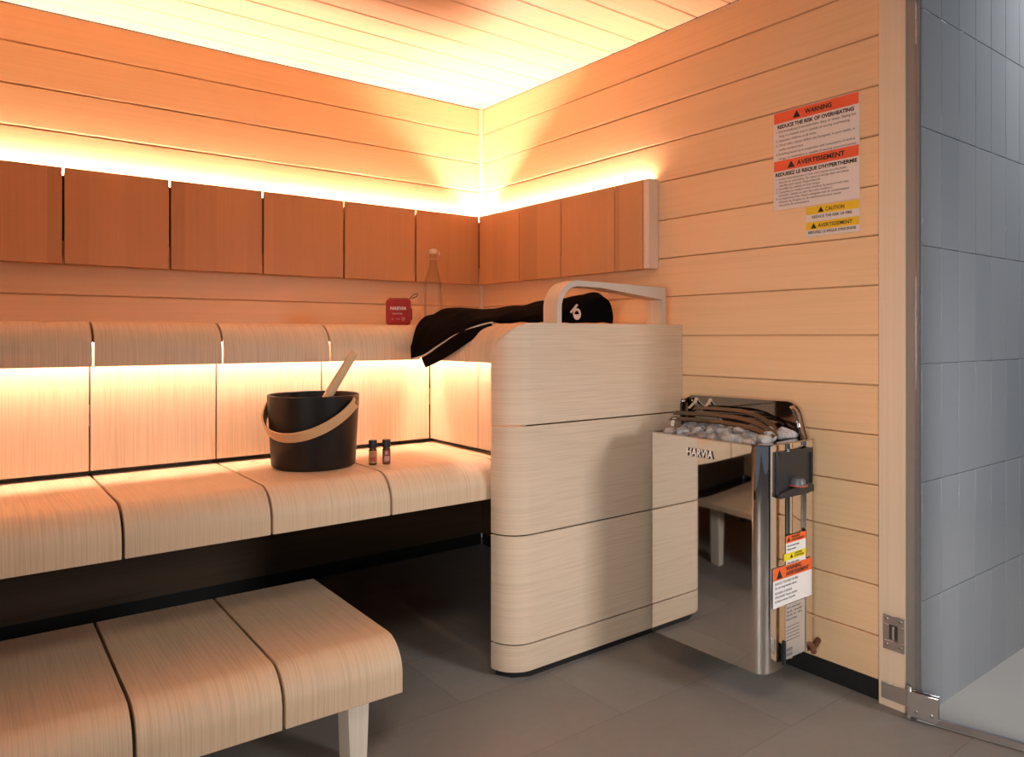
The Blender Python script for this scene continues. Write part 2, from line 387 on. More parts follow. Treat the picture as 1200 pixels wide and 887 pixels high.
MB().box((-2.65, YR+.02, .80), (XR+.03, YR+.06, .93)).build('support_rail', RAIL, ub)
MB().box((-2.65, UF+.020, .965), (XF+.02, YR+.05, .9695)).build('light_bracket', RAIL, ub)
MB().box((-2.65, -.690, .9605), (XF+.045, -.674, .9645)).build('led_strip', LEDD, ub)['label'] = 'glowing warm white light strip'

sb = thing('side_bench', (-.37, -1.0, .02), 'raised ash bench end by the heater, closed by a big rounded horizontally grained panel', 'bench')
PY, PR = -1.202, .085                          # outer face of the end panel, radius of its upright corner
SPR = seat_path(-.004, XF, UT, UB, .085)
PT = .008
def seat_end(x):
    xc, yc, r = XF+PR, PY+PR, PR-PT-.001
    if x >= xc: return yc-r
    q = xc-x
    return yc+.001 if q >= r else min(yc+.001, yc-math.sqrt(r*r-q*q))
for a, b in ((-.7215, -.981), (-.985, seat_end)):
    mb = MB(); mb.band(SPR, .02, lambda u, v, w_: (u, w_, v), b, a); mb.build('seat_board', W_AY, sb, bevel=.0012)
for a, b in ((YR, -.940), (-.944, -1.165)):
    mb = MB(); mb.box((XR, b, .629), (XR+.018, a-.001, .975)); mb.build('riser_panel', W_AY, sb, bevel=.0012)
MB().box((XR+.02, -1.16, .62), (XR+.06, YR+.0, .74)).build('support_rail', DARK, sb)
MB().box((XR+.02, -1.16, .80), (XR+.06, YR+.0, .93)).build('support_rail', RAIL, sb)
MB().box((XF+.022, -1.10, .965), (XR+.05, UF-.0, .9695)).build('light_bracket', RAIL, sb)
MB().box((XF+.028, -1.09, .9605), (XF+.044, -.70, .9645)).build('led_strip', LEDD, sb)['label'] = 'glowing warm white light strip'
# end panel: plan profile = straight face, quarter round, short return; its top follows the rolled seat edge
plan = [(-.0015, PY), (-.15, PY), (-.3, PY), (-.45, PY), (-.58, PY), (XF+PR+.001, PY)]
plan += [(XF+PR-PR*math.sin(R(a)), PY+PR-PR*math.cos(R(a))) for a in [i*90/14 for i in range(1, 15)]]
def roll_z(x):
    if x >= XF+.085: return UT+.0005
    q = max(0, min(1, (XF+.085-x)/.085)); return UT+.0005 - .085*(1-math.sqrt(max(0, 1-q*q)))
def panel_board(z0, z1, top=False):
    mb = MB(); th = PT; rows = []
    for i, (x, y) in enumerate(plan):
        a = Vector(plan[max(i-1, 0)]); b = Vector(plan[min(i+1, len(plan)-1)]); t_ = (b-a).normalized(); n = Vector((t_.y, -t_.x))   # inward
        zt = min(z1, roll_z(x)) if top else z1
        xi, yi = x+n.x*th*-1, y+n.y*th*-1
        if (Vector((xi, yi))-Vector((-.3, -1.0))).length > (Vector((x, y))-Vector((-.3, -1.0))).length: xi, yi = x+n.x*th, y+n.y*th
        rows.append([(x, y, z0), (x, y, zt), (xi, yi, zt), (xi, yi, z0)])
    mb.grid(rows, close_v=True, caps=True); return mb
for z0, z1, tp in ((.022, .0975, 0), (.1015, .4095, 0), (.4135, .7235, 0), (.7275, UT+.001, 1)):
    panel_board(z0, z1, tp).build('end_board', W_AZ, sb, bevel=.0012)
mb = MB(); rl = PR-.011
lin = [(-.02, PY+.011)] + [(XF+PR-rl*math.sin(R(a)), PY+PR-rl*math.cos(R(a))) for a in range(0, 91, 9)] + [(XF+.0105, PY+PR-.002)]
mb.band(lin, -.004, lambda u, v, w_: (u, v, w_), .031, .715); mb.build('light_stop_liner', RAIL, sb)  # added liner that stops light leaking through the end board seams
mb = MB(); mb.poly([(-.006, PY+.012), (XF+PR, PY+.012), (XF+.04, PY+.035), (XF+.014, PY+.08), (-.006, PY+.08)], lambda u, v, d: (u, v, d), 0, .030); mb.build('light_stop_plinth', BLACKBASE, sb)  # black base widened to stop light slipping under the end panel

LT, LB, LF = .615, .507, -1.105
lb = thing('lower_bench', (-1.4, -.85, LB), 'pale ash lower seat carrying the black pail, running under the glowing riser', 'bench')
pth = seat_path(-.60, LF, LT, LB, .075)
for a, b in zip(xs[:-1], xs[1:]):
    mb = MB(); mb.band(pth, .02, lambda u, v, w_: (w_, u, v), a+.003+.005, b-.003+.005 if b < -.8 else -.702); mb.build('seat_board', W_AX, lb, bevel=.0015)
mb = MB(); mb.box((-.6985, -1.08, LT-.02), (-.60, -.60, LT)); mb.build('seat_board', W_AX, lb, bevel=.0015)
MB().box((-2.65, -.98, LT-.07), (-.64, -.94, LT-.021)).build('support_rail', DARK, lb)
MB().box((-2.65, -.68, LT-.07), (-.64, -.64, LT-.021)).build('support_rail', DARK, lb)

st = thing('footstool', (-1.7, -1.0, 0), 'low pale ash footstool bench with whitish legs in the left foreground', 'footstool')
SX = [-2.265, -1.987, -1.7100, -1.4305, -1.152]
pth = seat_path(-.805, -1.35, .28, .162, .075)
sk = lambda u, v, w_: (w_ + (u+1.0)*.012, u + (w_+1.15)*-.02, v)
for a, b in zip(SX[:-1], SX[1:]):
    mb = MB(); mb.band(pth, .022, sk, a+.0035, b-.0035); mb.build('seat_board', W_AX, st, bevel=.0015)
for lx in (-2.15, -1.255):
    for ly in (-1.29, -.87):
        mb = MB(); mb.grid([[(lx-a, ly-.030, z), (lx+a, ly-.030, z), (lx+a, ly+.030, z), (lx-a, ly+.030, z)] for z, a in ((0, .020), (.257, .030))], close_v=True, caps=True)
        mb.build('leg', W_LEG, st, bevel=.002)
MB().box((-2.2, -1.10, .227), (-1.2, -1.06, .257)).build('support_rail', RAIL, st)

# handrail: bent laminated band standing on the side bench
hr = thing('handrail', (-.33, -1.165, UT), 'bent laminated wood handrail arching over the bench end beside the heater', 'handrail')
ho = [(-.562, UT+.0008), (-.562, 1.045)] + arc2(-.562+.085, 1.066, .085, 180, 92, 12) + [(-.38, 1.150), (-.083, 1.1445), (-.083, UT+.0008)]
mb = MB(); mb.band(list(reversed(ho)), .018, lambda u, v, w_: (u, w_, v), -1.199, -1.134)
o = mb.build('band', [W_HAND, W_EDGE], hr, bevel=.001)
for p in o.data.polygons:
    if abs(p.normal.y) > .9: p.material_index = 1

# ================================================================ HEATER
HX, HB, HY0, HY1, HZ0, HZ1 = -.305, -.072, -1.334, -1.72, .094, .692
ht = thing('sauna_heater', (-.14, -1.52, HZ0), 'mirror-polished steel sauna heater hung on the right wall, filled with grey stones', 'heater')
cr = .036
shell = [(HB, HY0), (-.15, HY0), (HX+.006, HY0), (HX, HY0-.006), (HX, -1.4), (HX, -1.55), (HX, HY1+cr)] + \
        [(HX+cr-cr*math.cos(R(a)), HY1+cr-cr*math.sin(R(a))) for a in [i*90/14 for i in range(1, 15)]] + [(-.24, HY1), (-.205, HY1)]
mb = MB(); mb.band(shell, .003, lambda u, v, w_: (u, v, w_), HZ0, HZ1); mb.build('body_shell', STEEL, ht, smooth=25)
side_prof = [(-.205, HY1+.011), (-.192, HY1+.011)] + [(-.148-.040*math.cos(R(a)), HY1+.011-.009*math.sin(R(a))) for a in range(0, 181, 12)] + [(-.104, HY1+.011), (-.0995, HY1+.001), (HB, HY1)]
mb = MB(); mb.band(side_prof, .002, lambda u, v, w_: (u, v, w_), HZ0+.012, HZ1); mb.build('side_panel', STEEL, ht, smooth=30)
MB().box((HX+.01, HY1+.02, HZ0+.004), (HB-.005, HY0-.008, HZ0+.008)).build('base_plate', STEEL_D, ht)
MB().box((HX+.012, HY1+.022, HZ0+.02), (HB-.006, HY0-.012, HZ1-.026)).build('inner_casing', STEEL_D, ht)
mb = MB(); mb.box((HB+.001, -1.42, HZ0+.1), (-.002, -1.62, HZ1-.05)); mb.build('wall_rack', STEEL_D, ht)
rimo = [(HB, HY0+.006), (HX-.004, HY0+.006), (HX-.004, HY1+cr)] + [(HX+cr-(cr+.004)*math.cos(R(a)), HY1+cr-(cr+.004)*math.sin(R(a))) for a in range(10, 91, 10)] + [(HB, HY1-.004)]
rimi = [(HB-.01, HY0-.016), (HX+.016, HY0-.016), (HX+.016, HY1+cr+.006)] + [(HX+cr-(cr-.014)*math.cos(R(a)), HY1+cr-(cr-.014)*math.sin(R(a))) for a in range(10, 91, 10)] + [(HB-.01, HY1+.03)]
mb = MB(); mb.grid([[(x, y, HZ1+.0005) for x, y in rimo], [(x, y, HZ1+.004) for x, y in rimo], [(x, y, HZ1+.004) for x, y in rimi], [(x, y, HZ1-.02) for x, y in rimi]], close_v=True)
mb.build('top_rim', STEEL_D, ht, smooth=25)
# splash guard: back plate with forward wings
GX = HB+.004
gp = [(-1.284, HZ1+.004), (-1.282, .768)] + [(-1.300+.018*math.cos(R(a)), .772+.018*math.sin(R(a))) for a in (15, 45, 75, 90)] + [(-1.640, .7935)] + [(-1.640-.046*math.sin(R(a)), .7935-.040*(1-math.cos(R(a)))) for a in (15, 35, 55, 72)] + [(-1.692, .735), (-1.703, HZ1+.004)]
mb = MB(); mb.poly(gp, lambda u, v, d: (d, u, v), GX, GX-.003); mb.build('splash_guard', GUARD, ht, smooth=0)
for wing in ([(-1.640-.046*math.sin(R(a)), .7935-.040*(1-math.cos(R(a)))) for a in (35, 55, 72)] + [(-1.692, .735), (-1.703, HZ1+.004)], [(-1.284, HZ1+.008), (-1.283, .72), (-1.282, .768), (-1.286, .783)]):
    k = .030 if wing[0][0] < -1.5 else .040
    mb = MB(); mb.grid([[(GX-.002, y, z) for y, z in wing], [(GX-k, y, z-.004) for y, z in wing]])
    o = mb.build('guard_wing', STEEL_D, ht); sm = o.modifiers.new('s', 'SOLIDIFY'); sm.thickness = .002
# safety rails over the stones: flat bars along the heater, turned down to the rim at the right end
for k, (x, z, y0, ye) in enumerate(((-.105, .757, -1.335, -1.645), (-.140, .741, -1.287, -1.655), (-.175, .726, -1.300, -1.665))):
    p = [(x, y0, z-.004), (x, -1.40, z), (x, -1.50, z+.001)] + [(x, -1.50+(ye+1.50)*t_, z-(z-HZ1-.010)*t_**2.2) for t_ in (.2, .4, .55, .7, .85, 1.)]
    mb = MB(); mb.bar(p, (1, 0, .45), .020, .003); mb.build('guard_rail', RAILM, ht)
for y in (-1.318, -1.372):
    mb = MB(); mb.bar([(GX-.002, y, .783), (GX-.010, y, .770), (-.098, y, .757), (-.108, y, .752)], (0, 1, 0), .012, .003); mb.build('rail_bracket', CHROME, ht)
mb = MB(); mb.bar([(-.176, -1.318, .724), (-.184, -1.318, .716), (-.188, -1.318, .70)], (0, 1, 0), .014, .003); mb.build('rail_bracket', CHROME, ht)
# control box with knob
BLK = plain('black_plastic', (.018, .019, .022), .42)
mb = MB()
mb.poly([(-.250, .673), (-.250, .562), (-.238, .550), (-.100, .550), (-.086, .562), (-.083, .590), (-.083, .673)], lambda u, v, d: (u, d, v), HY1-.0005, HY1-.003)
mb.build('control_box', BLK, ht, bevel=.0008)
mb = MB(); mb.band([(-.250, .673), (-.250, .562), (-.238, .550), (-.100, .550), (-.086, .562), (-.083, .590), (-.083, .673), (-.2495, .6735)], .006, lambda u, v, d: (u, d, v), HY1-.002, HY1-.009); mb.build('control_frame', BLK, ht)
mb = MB(); mb.poly([(-.246, .553), (-.086, .553), (-.086, .572), (-.11, .580), (-.20, .572), (-.246, .565)], lambda u, v, d: (u, d, v), HY1-.003, HY1-.014); mb.build('control_ledge', BLK, ht, bevel=.001)
mb = MB(); mb.lathe([(.001, .601), (.016, .599), (.021, .591), (.022, .581)], (-.165, HY1-.012), 28); mb.build('dial_knob', plain('grey_dial', (.10, .10, .115), .4), ht)
mb = MB(); mb.lathe([(.026, .5782), (.026, .5805), (.019, .5810)], (-.165, HY1-.012), 28); mb.build('dial_scale', plain('orange_scale', (.50, .10, .04), .5), ht)
# raised maker's lettering on the front
LETW = plain('bright_steel_letter', (.90, .84, .78), .35, 0); LETD = plain('letter_shadow', (.06, .04, .03), .5)  # reflected brightness and offset shadow are put into these letter colours
me = text_mesh('HARVIA', .030, bold=.0005, shear=.10, depth=.0012, spacing=1.06); k = .090/text_w(me)
mb = MB(); mb.mesh(me, FACE_MX((HX-.0030, -1.471, .642)) @ Matrix.Diagonal((k, 1.02, 1, 1))); mb.build('maker_lettering', LETW, ht, smooth=0)
mb = MB(); mb.mesh(me, FACE_MX((HX-.0015, -1.4735, .6405)) @ Matrix.Diagonal((k, 1.02, 1, 1))); mb.build('lettering_shadow', LETD, ht, smooth=0)  # dark offset copy of the lettering, a painted shadow
# stickers on the right side
WHT = plain('white_label', (.80, .79, .79), .45); ORG = plain('orange_label', (.85, .13, .03), .45); YEL = plain('yellow_label', (.85, .68, .02), .45)
INK = plain('black_ink', (.012, .012, .012), .5); GREYINK = plain('grey_ink', (.20, .18, .18), .5)
YL = HY1-.0015
def lines(mb, rows, x0, z, size, step, M_fn, base, bold=.0, dep=.0004, maxw=None):
    for i, r_ in enumerate(rows):
        me = text_mesh(r_, size, bold=bold, depth=dep); k = 1.
        if maxw and text_w(me) > maxw: k = maxw/text_w(me)
        mb.mesh(me, M_fn(base(x0, z-step*i)) @ Matrix.Diagonal((k, 1, 1, 1)))
def tri2(mb, cx, cz, s, M):
    pts = [(-s/2, -s*.42), (s/2, -s*.42), (0, s*.45)]
    mb.poly(pts, lambda u, v, d: M @ Vector((cx+u, cz+v, d)), 0, .0005)
YU = HY1-.0006
u = MB().box((-.202, YU, .352), (-.106, YU-.0006, .444)).build('caution_sticker', WHT, ht, smooth=0); u['label'] = 'narrow white sticker with orange and yellow bands'
MB().box((-.202, YU-.0006, .424), (-.106, YU-.0010, .444)).build('orange_band', ORG, u, smooth=0)
MB().box((-.212, YU-.0006, .378), (-.106, YU-.0010, .397)).build('yellow_band', YEL, u, smooth=0)
mb = MB(); I3 = lambda x, z: FACE_MY((x, YU-.0012, z)); bU = lambda x, z: (x, YU-.0012, z)
tri2(mb, 0, 0, .014, I3(-.190, .434)); tri2(mb, 0, 0, .013, I3(-.177, .388))
lines(mb, ['WARNING', 'AVERTISSEMENT'], -.177, .4355, .0085, .0078, FACE_MY, bU, maxw=.064)
lines(mb, ['CAUTION', 'ATTENTION'], -.163, .3895, .0080, .0073, FACE_MY, bU, maxw=.045)
lines(mb, ['Do not cover heater', 'Ne pas couvrir'], -.196, .414, .0068, .0095, FACE_MY, lambda x, z: (x, YU-.0008, z), maxw=.08)
lines(mb, ['Keep stones in place', 'See instructions'], -.196, .368, .0068, .0095, FACE_MY, lambda x, z: (x, YU-.0008, z), maxw=.08)
mb.build('lettering', INK, u, smooth=0)
Y2 = HY1-.0020
lg = MB().box((-.264, Y2, .262), (-.079, Y2-.0008, .367)).build('warning_sticker', WHT, ht, smooth=0); lg['label'] = 'large white sticker headed by an orange band'
Y2 -= .0008
MB().box((-.264, Y2, .334), (-.079, Y2-.0004, .367)).build('orange_band', ORG, lg, smooth=0)
mb = MB(); tri2(mb, 0, 0, .027, FACE_MY((-.236, Y2-.0006, .349))); bL = lambda x, z: (x, Y2-.0006, z); bM = lambda x, z: (x, Y2-.0002, z)
lines(mb, ['WARNING', 'AVERTISSEMENT'], -.205, .3525, .0150, .0135, FACE_MY, bL, bold=.0003, maxw=.118)
mb.build('heading_lettering', INK, lg, smooth=0); mb = MB()
lines(mb, ['REDUCE THE RISK OF FIRE', 'Do not hang laundry above'], -.256, .322, .0092, .0110, FACE_MY, bM, maxw=.165)
lines(mb, ['REDUISEZ LE RISQUE', "D'INCENDIE. Ne pas etendre", 'de linge au-dessus du poele'], -.256, .297, .0085, .0105, FACE_MY, bM, maxw=.165)
mb.build('lettering', GREYINK, lg, smooth=0)
rp = MB().box((-.202, HY1+.0012, .112), (-.108, HY1+.0004, .258)).build('rating_plate', plain('silver_foil', (.62, .60, .58), .3, .5), ht, smooth=0)
mb = MB(); bR = lambda x, z: (x, HY1+.0002, z)
lines(mb, ['Electric sauna heater', 'Type BC    Ser.no 0021', 'Volt 240   Ph 1   kW 6', 'Made in Finland'], -.198, .246, .0080, .0105, FACE_MY, bR, maxw=.084)
for k in range(5): mb.box((-.197, HY1+.0004, .196-k*.009), (-.135, HY1-.0002, .198-k*.009))
for z in (.118, .131): mb.box((-.197, HY1+.0004, z), (-.170, HY1-.0002, z+.009))
mb.build('lettering', GREYINK, rp, smooth=0)
MB().box((-.214, HY1-.0005, .100), (-.206, HY1-.004, .165)).build('clip', BLK, ht)
mb = MB(); mb.tube([(-.085, HY1+.02, .13), (-.082, HY1-.004, .122), (-.075, HY1-.006, .104), (-.05, HY1+.01, .102), (-.006, HY1+.02, .11)], .008, 10); mb.build('power_cable', plain('brown_cable', (.16, .06, .03), .5), ht)

# stones
def stone_mat():
    m, nt, b = new_mat('grey_peridotite'); L = nt.links
    tc = N(nt, 'ShaderNodeTexCoord'); oi = N(nt, 'ShaderNodeObjectInfo')
    n1 = N(nt, 'ShaderNodeTexNoise', noise_dimensions='4D'); n1.inputs['Scale'].default_value = 30; n1.inputs['Detail'].default_value = 4
    n2 = N(nt, 'ShaderNodeTexNoise'); n2.inputs['Scale'].default_value = 420; n2.inputs['Detail'].default_value = 2
    L.new(tc.outputs['Object'], n1.inputs['Vector']); L.new(tc.outputs['Object'], n2.inputs['Vector'])
    L.new(mth(nt, 'MULTIPLY', oi.outputs['Random'], 20.), n1.inputs['W'])
    f = mth(nt, 'ADD', mth(nt, 'MULTIPLY', n1.outputs['Fac'], .6), mth(nt, 'MULTIPLY', n2.outputs['Fac'], .4))
    cr_ = N(nt, 'ShaderNodeValToRGB'); L.new(f, cr_.inputs[0]); e = cr_.color_ramp.elements
    e[0].position = .38; e[0].color = (.13, .14, .17, 1); e[1].position = .62; e[1].color = (.50, .47, .45, 1)
    L.new(cr_.outputs[0], b.inputs['Base Color']); b.inputs['Roughness'].default_value = .75
    bu = N(nt, 'ShaderNodeBump'); bu.inputs['Strength'].default_value = .5; bu.inputs['Distance'].default_value = .002; L.new(f, bu.inputs['Height']); L.new(bu.outputs[0], b.inputs['Normal'])
    return m
STONE = stone_mat(); rnd = random.Random(4)
def stone(loc, sz, seed):
    bm = bmesh.new(); bmesh.ops.create_icosphere(bm, subdivisions=3, radius=1)
    rr = random.Random(seed); pl = [(Vector((rr.gauss(0, 1), rr.gauss(0, 1), rr.gauss(0, 1))).normalized(), rr.uniform(.52, .85)) for _ in range(12)]
    for v in bm.verts:
        d = v.co.normalized()
        for n, h in pl:
            e = v.co.dot(n)
            if e > h: v.co -= n*(e-h)*.88
        v.co += d*.07*noise.noise(d*1.6+Vector((seed, 0, 0)))
        v.co = Vector((v.co.x*sz[0], v.co.y*sz[1], v.co.z*sz[2]))
    me = bpy.data.meshes.new('heater_stone'); bm.to_mesh(me); bm.free(); me.materials.append(STONE); me.shade_smooth(); me.set_sharp_from_angle(angle=R(38))
    o = bpy.data.objects.new('heater_stone', me); COL.objects.link(o); o.location = loc; o.rotation_euler = (rr.uniform(-.3, .3), rr.uniform(-.3, .3), rr.uniform(0, 6))
    tag(o, 'rough grey sauna stone heaped in the top of the steel heater', 'stone', 'stones in the heater')
    return o
sd = 1
for row, (x, z, n) in enumerate(((-.262, .686, 8), (-.216, .692, 7), (-.166, .700, 7), (-.114, .702, 6))):
    for k in range(n):
        sd += 1
        y = -1.374 - (k+.35*(row % 2))*(.288/(n-1+.4))
        q = rnd.uniform(.025, .031)
        stone((x+rnd.uniform(-.004, .004), y, z+rnd.uniform(-.005, .006)), (q*rnd.uniform(.9, 1.0), q*rnd.uniform(1.0, 1.2), q*rnd.uniform(.75, .95)), sd)

# ================================================================ SIGNS
def emblem_tri(mb, M, s):
    """warning triangle with its exclamation mark left open"""
    tri2(mb, 0, 0, s, M)
ws = thing('warning_sign', (-.001, -1.686, 1.51), 'large white and orange-red bilingual overheating warning sign on the right wall', 'sign')
XS = -.0008; SY0, SY1, SZ0, SZ1 = -1.553, -1.819, 1.361, 1.656
MB().box((XS, SY0, SZ0), (XS-.002, SY1, SZ1)).build('plate', plain('sign_white', (.72, .66, .64), .45), ws, bevel=.0005)
SO = plain('sign_orange_red', (.80, .115, .045), .45)
MB().box((XS-.002, SY0-.002, 1.622), (XS-.0024, SY1+.002, SZ1-.002)).build('heading_band', SO, ws, smooth=0)
MB().box((XS-.002, SY0-.002, 1.478), (XS-.0024, SY1+.002, 1.509)).build('heading_band', SO, ws, smooth=0)
mb = MB(); X1 = XS-.0025; bX = lambda y, z: (X1, y, z)
def ctext(mb, s, size, yc, z, width, x=None, bold=.0004, dep=.0003):
    me = text_mesh(s, size, align='CENTER', bold=bold, depth=dep); k = width/text_w(me)
    mb.mesh(me, FACE_MX((X1 if x is None else x, yc, z)) @ Matrix.Diagonal((k, 1, 1, 1)))
tri2(mb, 0, 0, .024, FACE_MX((X1, -1.630, 1.638))); ctext(mb, 'WARNING', .019, -1.698, 1.6315, .082, bold=.0006)
mb.build('warning_lettering', INK, ws, smooth=0); mb = MB()
tri2(mb, 0, 0, .024, FACE_MX((X1, -1.612, 1.493))); ctext(mb, 'AVERTISSEMENT', .019, -1.704, 1.487, .146, bold=.0006)
mb.build('warning_lettering', INK, ws, smooth=0); mb = MB(); X1 = XS-.0021
ctext(mb, 'REDUCE THE RISK OF OVERHEATING', .0148, -1.685, 1.606, .236, bold=.0006)
mb.build('subheading_lettering', INK, ws, smooth=0); mb = MB()
ctext(mb, "REDUISEZ LE RISQUE D'HYPERTHERMIE", .0148, -1.686, 1.4625, .252, bold=.0006)
mb.build('subheading_lettering', INK, ws, smooth=0)
mb = MB(); X1 = XS-.0021
en = ['1. Exit immediately if uncomfortable, dizzy, or sleepy. Staying too', '    long in a heated area is capable of causing overheating.', '2. Supervise children at all times.', '3. Check with a doctor before use if pregnant, in poor health, or', '    under medical care.', '4. Breathing heated air in conjunction with consumption of alcohol,', '    drugs, or medication is capable of causing unconsciousness.']
frn = ['1. Sortez immediatement si vous vous sentez inconfortable,', '    etourdi ou somnolent. Un sejour prolonge dans une piece', "    chauffee peut causer l'hyperthermie.", '2. Surveillez les enfants en tout temps.', "3. Consultez un medecin avant d'utiliser le sauna si vous etes", '    enceinte, malade ou sous des soins medicaux.', "4. La respiration d'air chaud conjuguee avec la consommation", "    d'alcool, de drogues ou de medicaments peut causer", '    une perte de connaissance.']
lines(mb, en, SY0-.008, 1.593, .0100, .0135, FACE_MX, bX, bold=.0001, dep=.0003, maxw=.246)
lines(mb, frn, SY0-.008, 1.4505, .0092, .0098, FACE_MX, bX, bold=.0001, dep=.0003, maxw=.246)
mb.build('small_lettering', GREYINK, ws, smooth=0)
cs = thing('caution_sign', (-.001, -1.74, 1.315), 'small yellow-banded fire caution sign just below the larger warning sign', 'sign')
CY0, CY1, CZ0, CZ1 = -1.659, -1.819, 1.2705, 1.3585
MB().box((XS, CY0, CZ0), (XS-.002, CY1, CZ1)).build('plate', plain('sign_white_small', (.72, .66, .64), .45), cs, bevel=.0005)
SYL = plain('sign_yellow', (.80, .52, .03), .45)
MB().box((XS-.002, CY0-.001, 1.334), (XS-.0024, CY1+.001, CZ1-.001)).build('heading_band', SYL, cs, smooth=0)
MB().box((XS-.002, CY0-.001, 1.289), (XS-.0024, CY1+.001, 1.3125)).build('heading_band', SYL, cs, smooth=0)
mb = MB(); X1 = XS-.0025
tri2(mb, 0, 0, .018, FACE_MX((X1, -1.706, 1.3455))); tri2(mb, 0, 0, .018, FACE_MX((X1, -1.684, 1.3005)))
ctext(mb, 'CAUTION', .0150, -1.748, 1.340, .056, bold=.0002); ctext(mb, 'AVERTISSEMENT', .0150, -1.748, 1.2955, .102, bold=.0002)
ctext(mb, 'REDUCE THE RISK OF FIRE', .0105, -1.738, 1.3225, .118, x=XS-.0021, bold=.0002)
ctext(mb, "REDUISEZ LE RISQUE D'INCENDIE", .0105, -1.738, 1.2785, .142, x=XS-.0021, bold=.0002)
mb.build('lettering', INK, cs, smooth=0)

# ================================================================ THINGS ON THE BENCHES
PC = Vector((-1.167, -.842, LT))
pail = thing('pail', PC, 'black sauna pail with a bent wood carrying handle on the lower seat', 'pail')
PM = plain('matt_black_plastic', (.006, .0045, .004), .45, bump=.05, bscale=900, spec=.3)
prof = [(.002, 0), (.108, 0), (.1145, .004), (.1165, .012), (.1265, .190), (.1270, .2015), (.1245, .2030), (.1220, .2010), (.1215, .190), (.112, .016), (.002, .014)]
mb = MB(); mb.lathe([(r_, PC.z+z+.0003) for r_, z in prof], (PC.x, PC.y), 64, caps=True); mb.build('body', PM, pail, smooth=40)
vdir = Vector((CAM.x-PC.x, CAM.y-PC.y, 0)).normalized()          # from pail to the camera side of the room
side = Vector((-vdir.y, vdir.x, 0))                              # to the right as the photographer sees it
ax_ = (vdir*math.cos(R(58)) + side*math.sin(R(58))); pr_ = (vdir*math.cos(R(-32)) + side*math.sin(R(-32)))
pz = Vector((0, 0, 1)); H0 = PC + pz*.183; RB = .1335
pts = []; wd = []
mb = MB(); rows = []
sdir = (pr_*.137 - pz*.088); nrm = ax_.cross(sdir).normalized(); nrm = nrm if nrm.z > 0 else -nrm
for i in range(41):
    th = math.pi*i/40; rad = RB
    p = H0 + ax_*rad*math.cos(th) + sdir*math.sin(th)
    t_ = (-ax_*rad*math.sin(th)+sdir*math.cos(th)).normalized(); out = t_.cross(nrm).normalized()
    if out.dot(p-H0) < 0: out = -out
    wd_ = .030 + (.006 if i in (0, 40) else 0)
    rows.append([p+nrm*a*wd_/2+out*b*.0025 for a, b in ((-1,-1),(1,-1),(1,1),(-1,1))])
mb.grid(rows, close_v=True, caps=True); hb = mb.build('handle', W_BAIL, pail, bevel=.0008, smooth=40)
RIV = plain('brown_rivet', (.25, .13, .07), .4, .3)
for sgn in (1, -1):
    c = H0 + ax_*sgn*(RB+.0025); mb = MB(); mb.tube([c-ax_*sgn*.012, c+ax_*sgn*.002, c+ax_*sgn*.0035], [.0075, .0075, .005], 18); mb.build('rivet', RIV, hb)
# ladle standing in the pail
LB0 = PC + side*(-.045) + pz*.055; LT0 = PC + side*.114 + pz*.322
ld = thing('ladle', LB0, 'wooden ladle handle leaning out of the black pail', 'ladle')
dl = (LT0-LB0); pts = [LB0+dl*t_ for t_ in (0, .1, .3, .6, .9, .985, 1.0)]
mb = MB(); mb.tube(pts, [.008, .009, .0115, .0135, .0125, .0110, .006], 18); mb.build('handle', W_HAND if False else wood('ladle_birch', (.70, .50, .30), (.58, .39, .21), 'x', freq=600, contrast=.3, wav=2), ld)
mb = MB(); mb.lathe([(.002, PC.z+.018), (.022, PC.z+.020), (.034, PC.z+.034), (.036, PC.z+.055), (.034, PC.z+.055), (.031, PC.z+.036), (.002, PC.z+.024)], (LB0.x, LB0.y), 28); mb.build('bowl', plain('black_ladle_bowl', (.02, .016, .014), .4), ld)

# two essence bottles
CAPM = plain('black_cap', (.012, .010, .010), .4, bump=.1); AMB = plain('amber_glass', (.10, .028, .010), .12, coat=.5)
def oil(loc, bc, label):
    o = thing('oil_bottle', loc, label, 'bottle'); x, y, z = loc; z += .0003
    mb = MB(); mb.lathe([(.002, z), (.0105, z), (.0115, z+.002), (.0115, z+.043), (.0075, z+.049), (.002, z+.049)], (x, y), 24); mb.build('body', AMB, o)
    mb = MB(); mb.lathe([(.002, z+.0485), (.0118, z+.0485), (.0118, z+.0690), (.0108, z+.0705), (.002, z+.0705)], (x, y), 24); mb.build('cap', CAPM, o, smooth=30)
    mb = MB(); n = 14; a0 = math.atan2(CAM.y-y, CAM.x-x)
    ang = [a0+R(-75+150*i/n) for i in range(n+1)]
    mb.grid([[(x+.0119*math.cos(a), y+.0119*math.sin(a), z+q) for a in ang] for q in (.006, .041)]); lab = mb.build('label', bc[0], o)
    mb = MB(); mb.grid([[(x+.0122*math.cos(a), y+.0122*math.sin(a), z+q) for a in ang[4:12]] for q in (.010, .024)]); mb.build('label_patch', bc[1], lab)
    mb = MB(); mb.grid([[(x+.0122*math.cos(a), y+.0122*math.sin(a), z+q) for a in ang[5:10]] for q in (.028, .038)]); mb.build('label_patch', bc[2], lab)
    return o
oil((-1.031, -.939, LT), (plain('tan_label', (.40, .20, .08), .5), plain('red_patch', (.38, .05, .03), .5), plain('rust_patch', (.45, .12, .05), .5)), 'little amber oil bottle with tan and red label, the one nearer the pail')
oil((-.993, -.949, LT), (plain('dark_label', (.13, .05, .035), .5), plain('rose_patch', (.50, .25, .20), .5), plain('pink_patch', (.55, .20, .19), .5)), 'little amber oil bottle with pink and dark label, further from the pail')

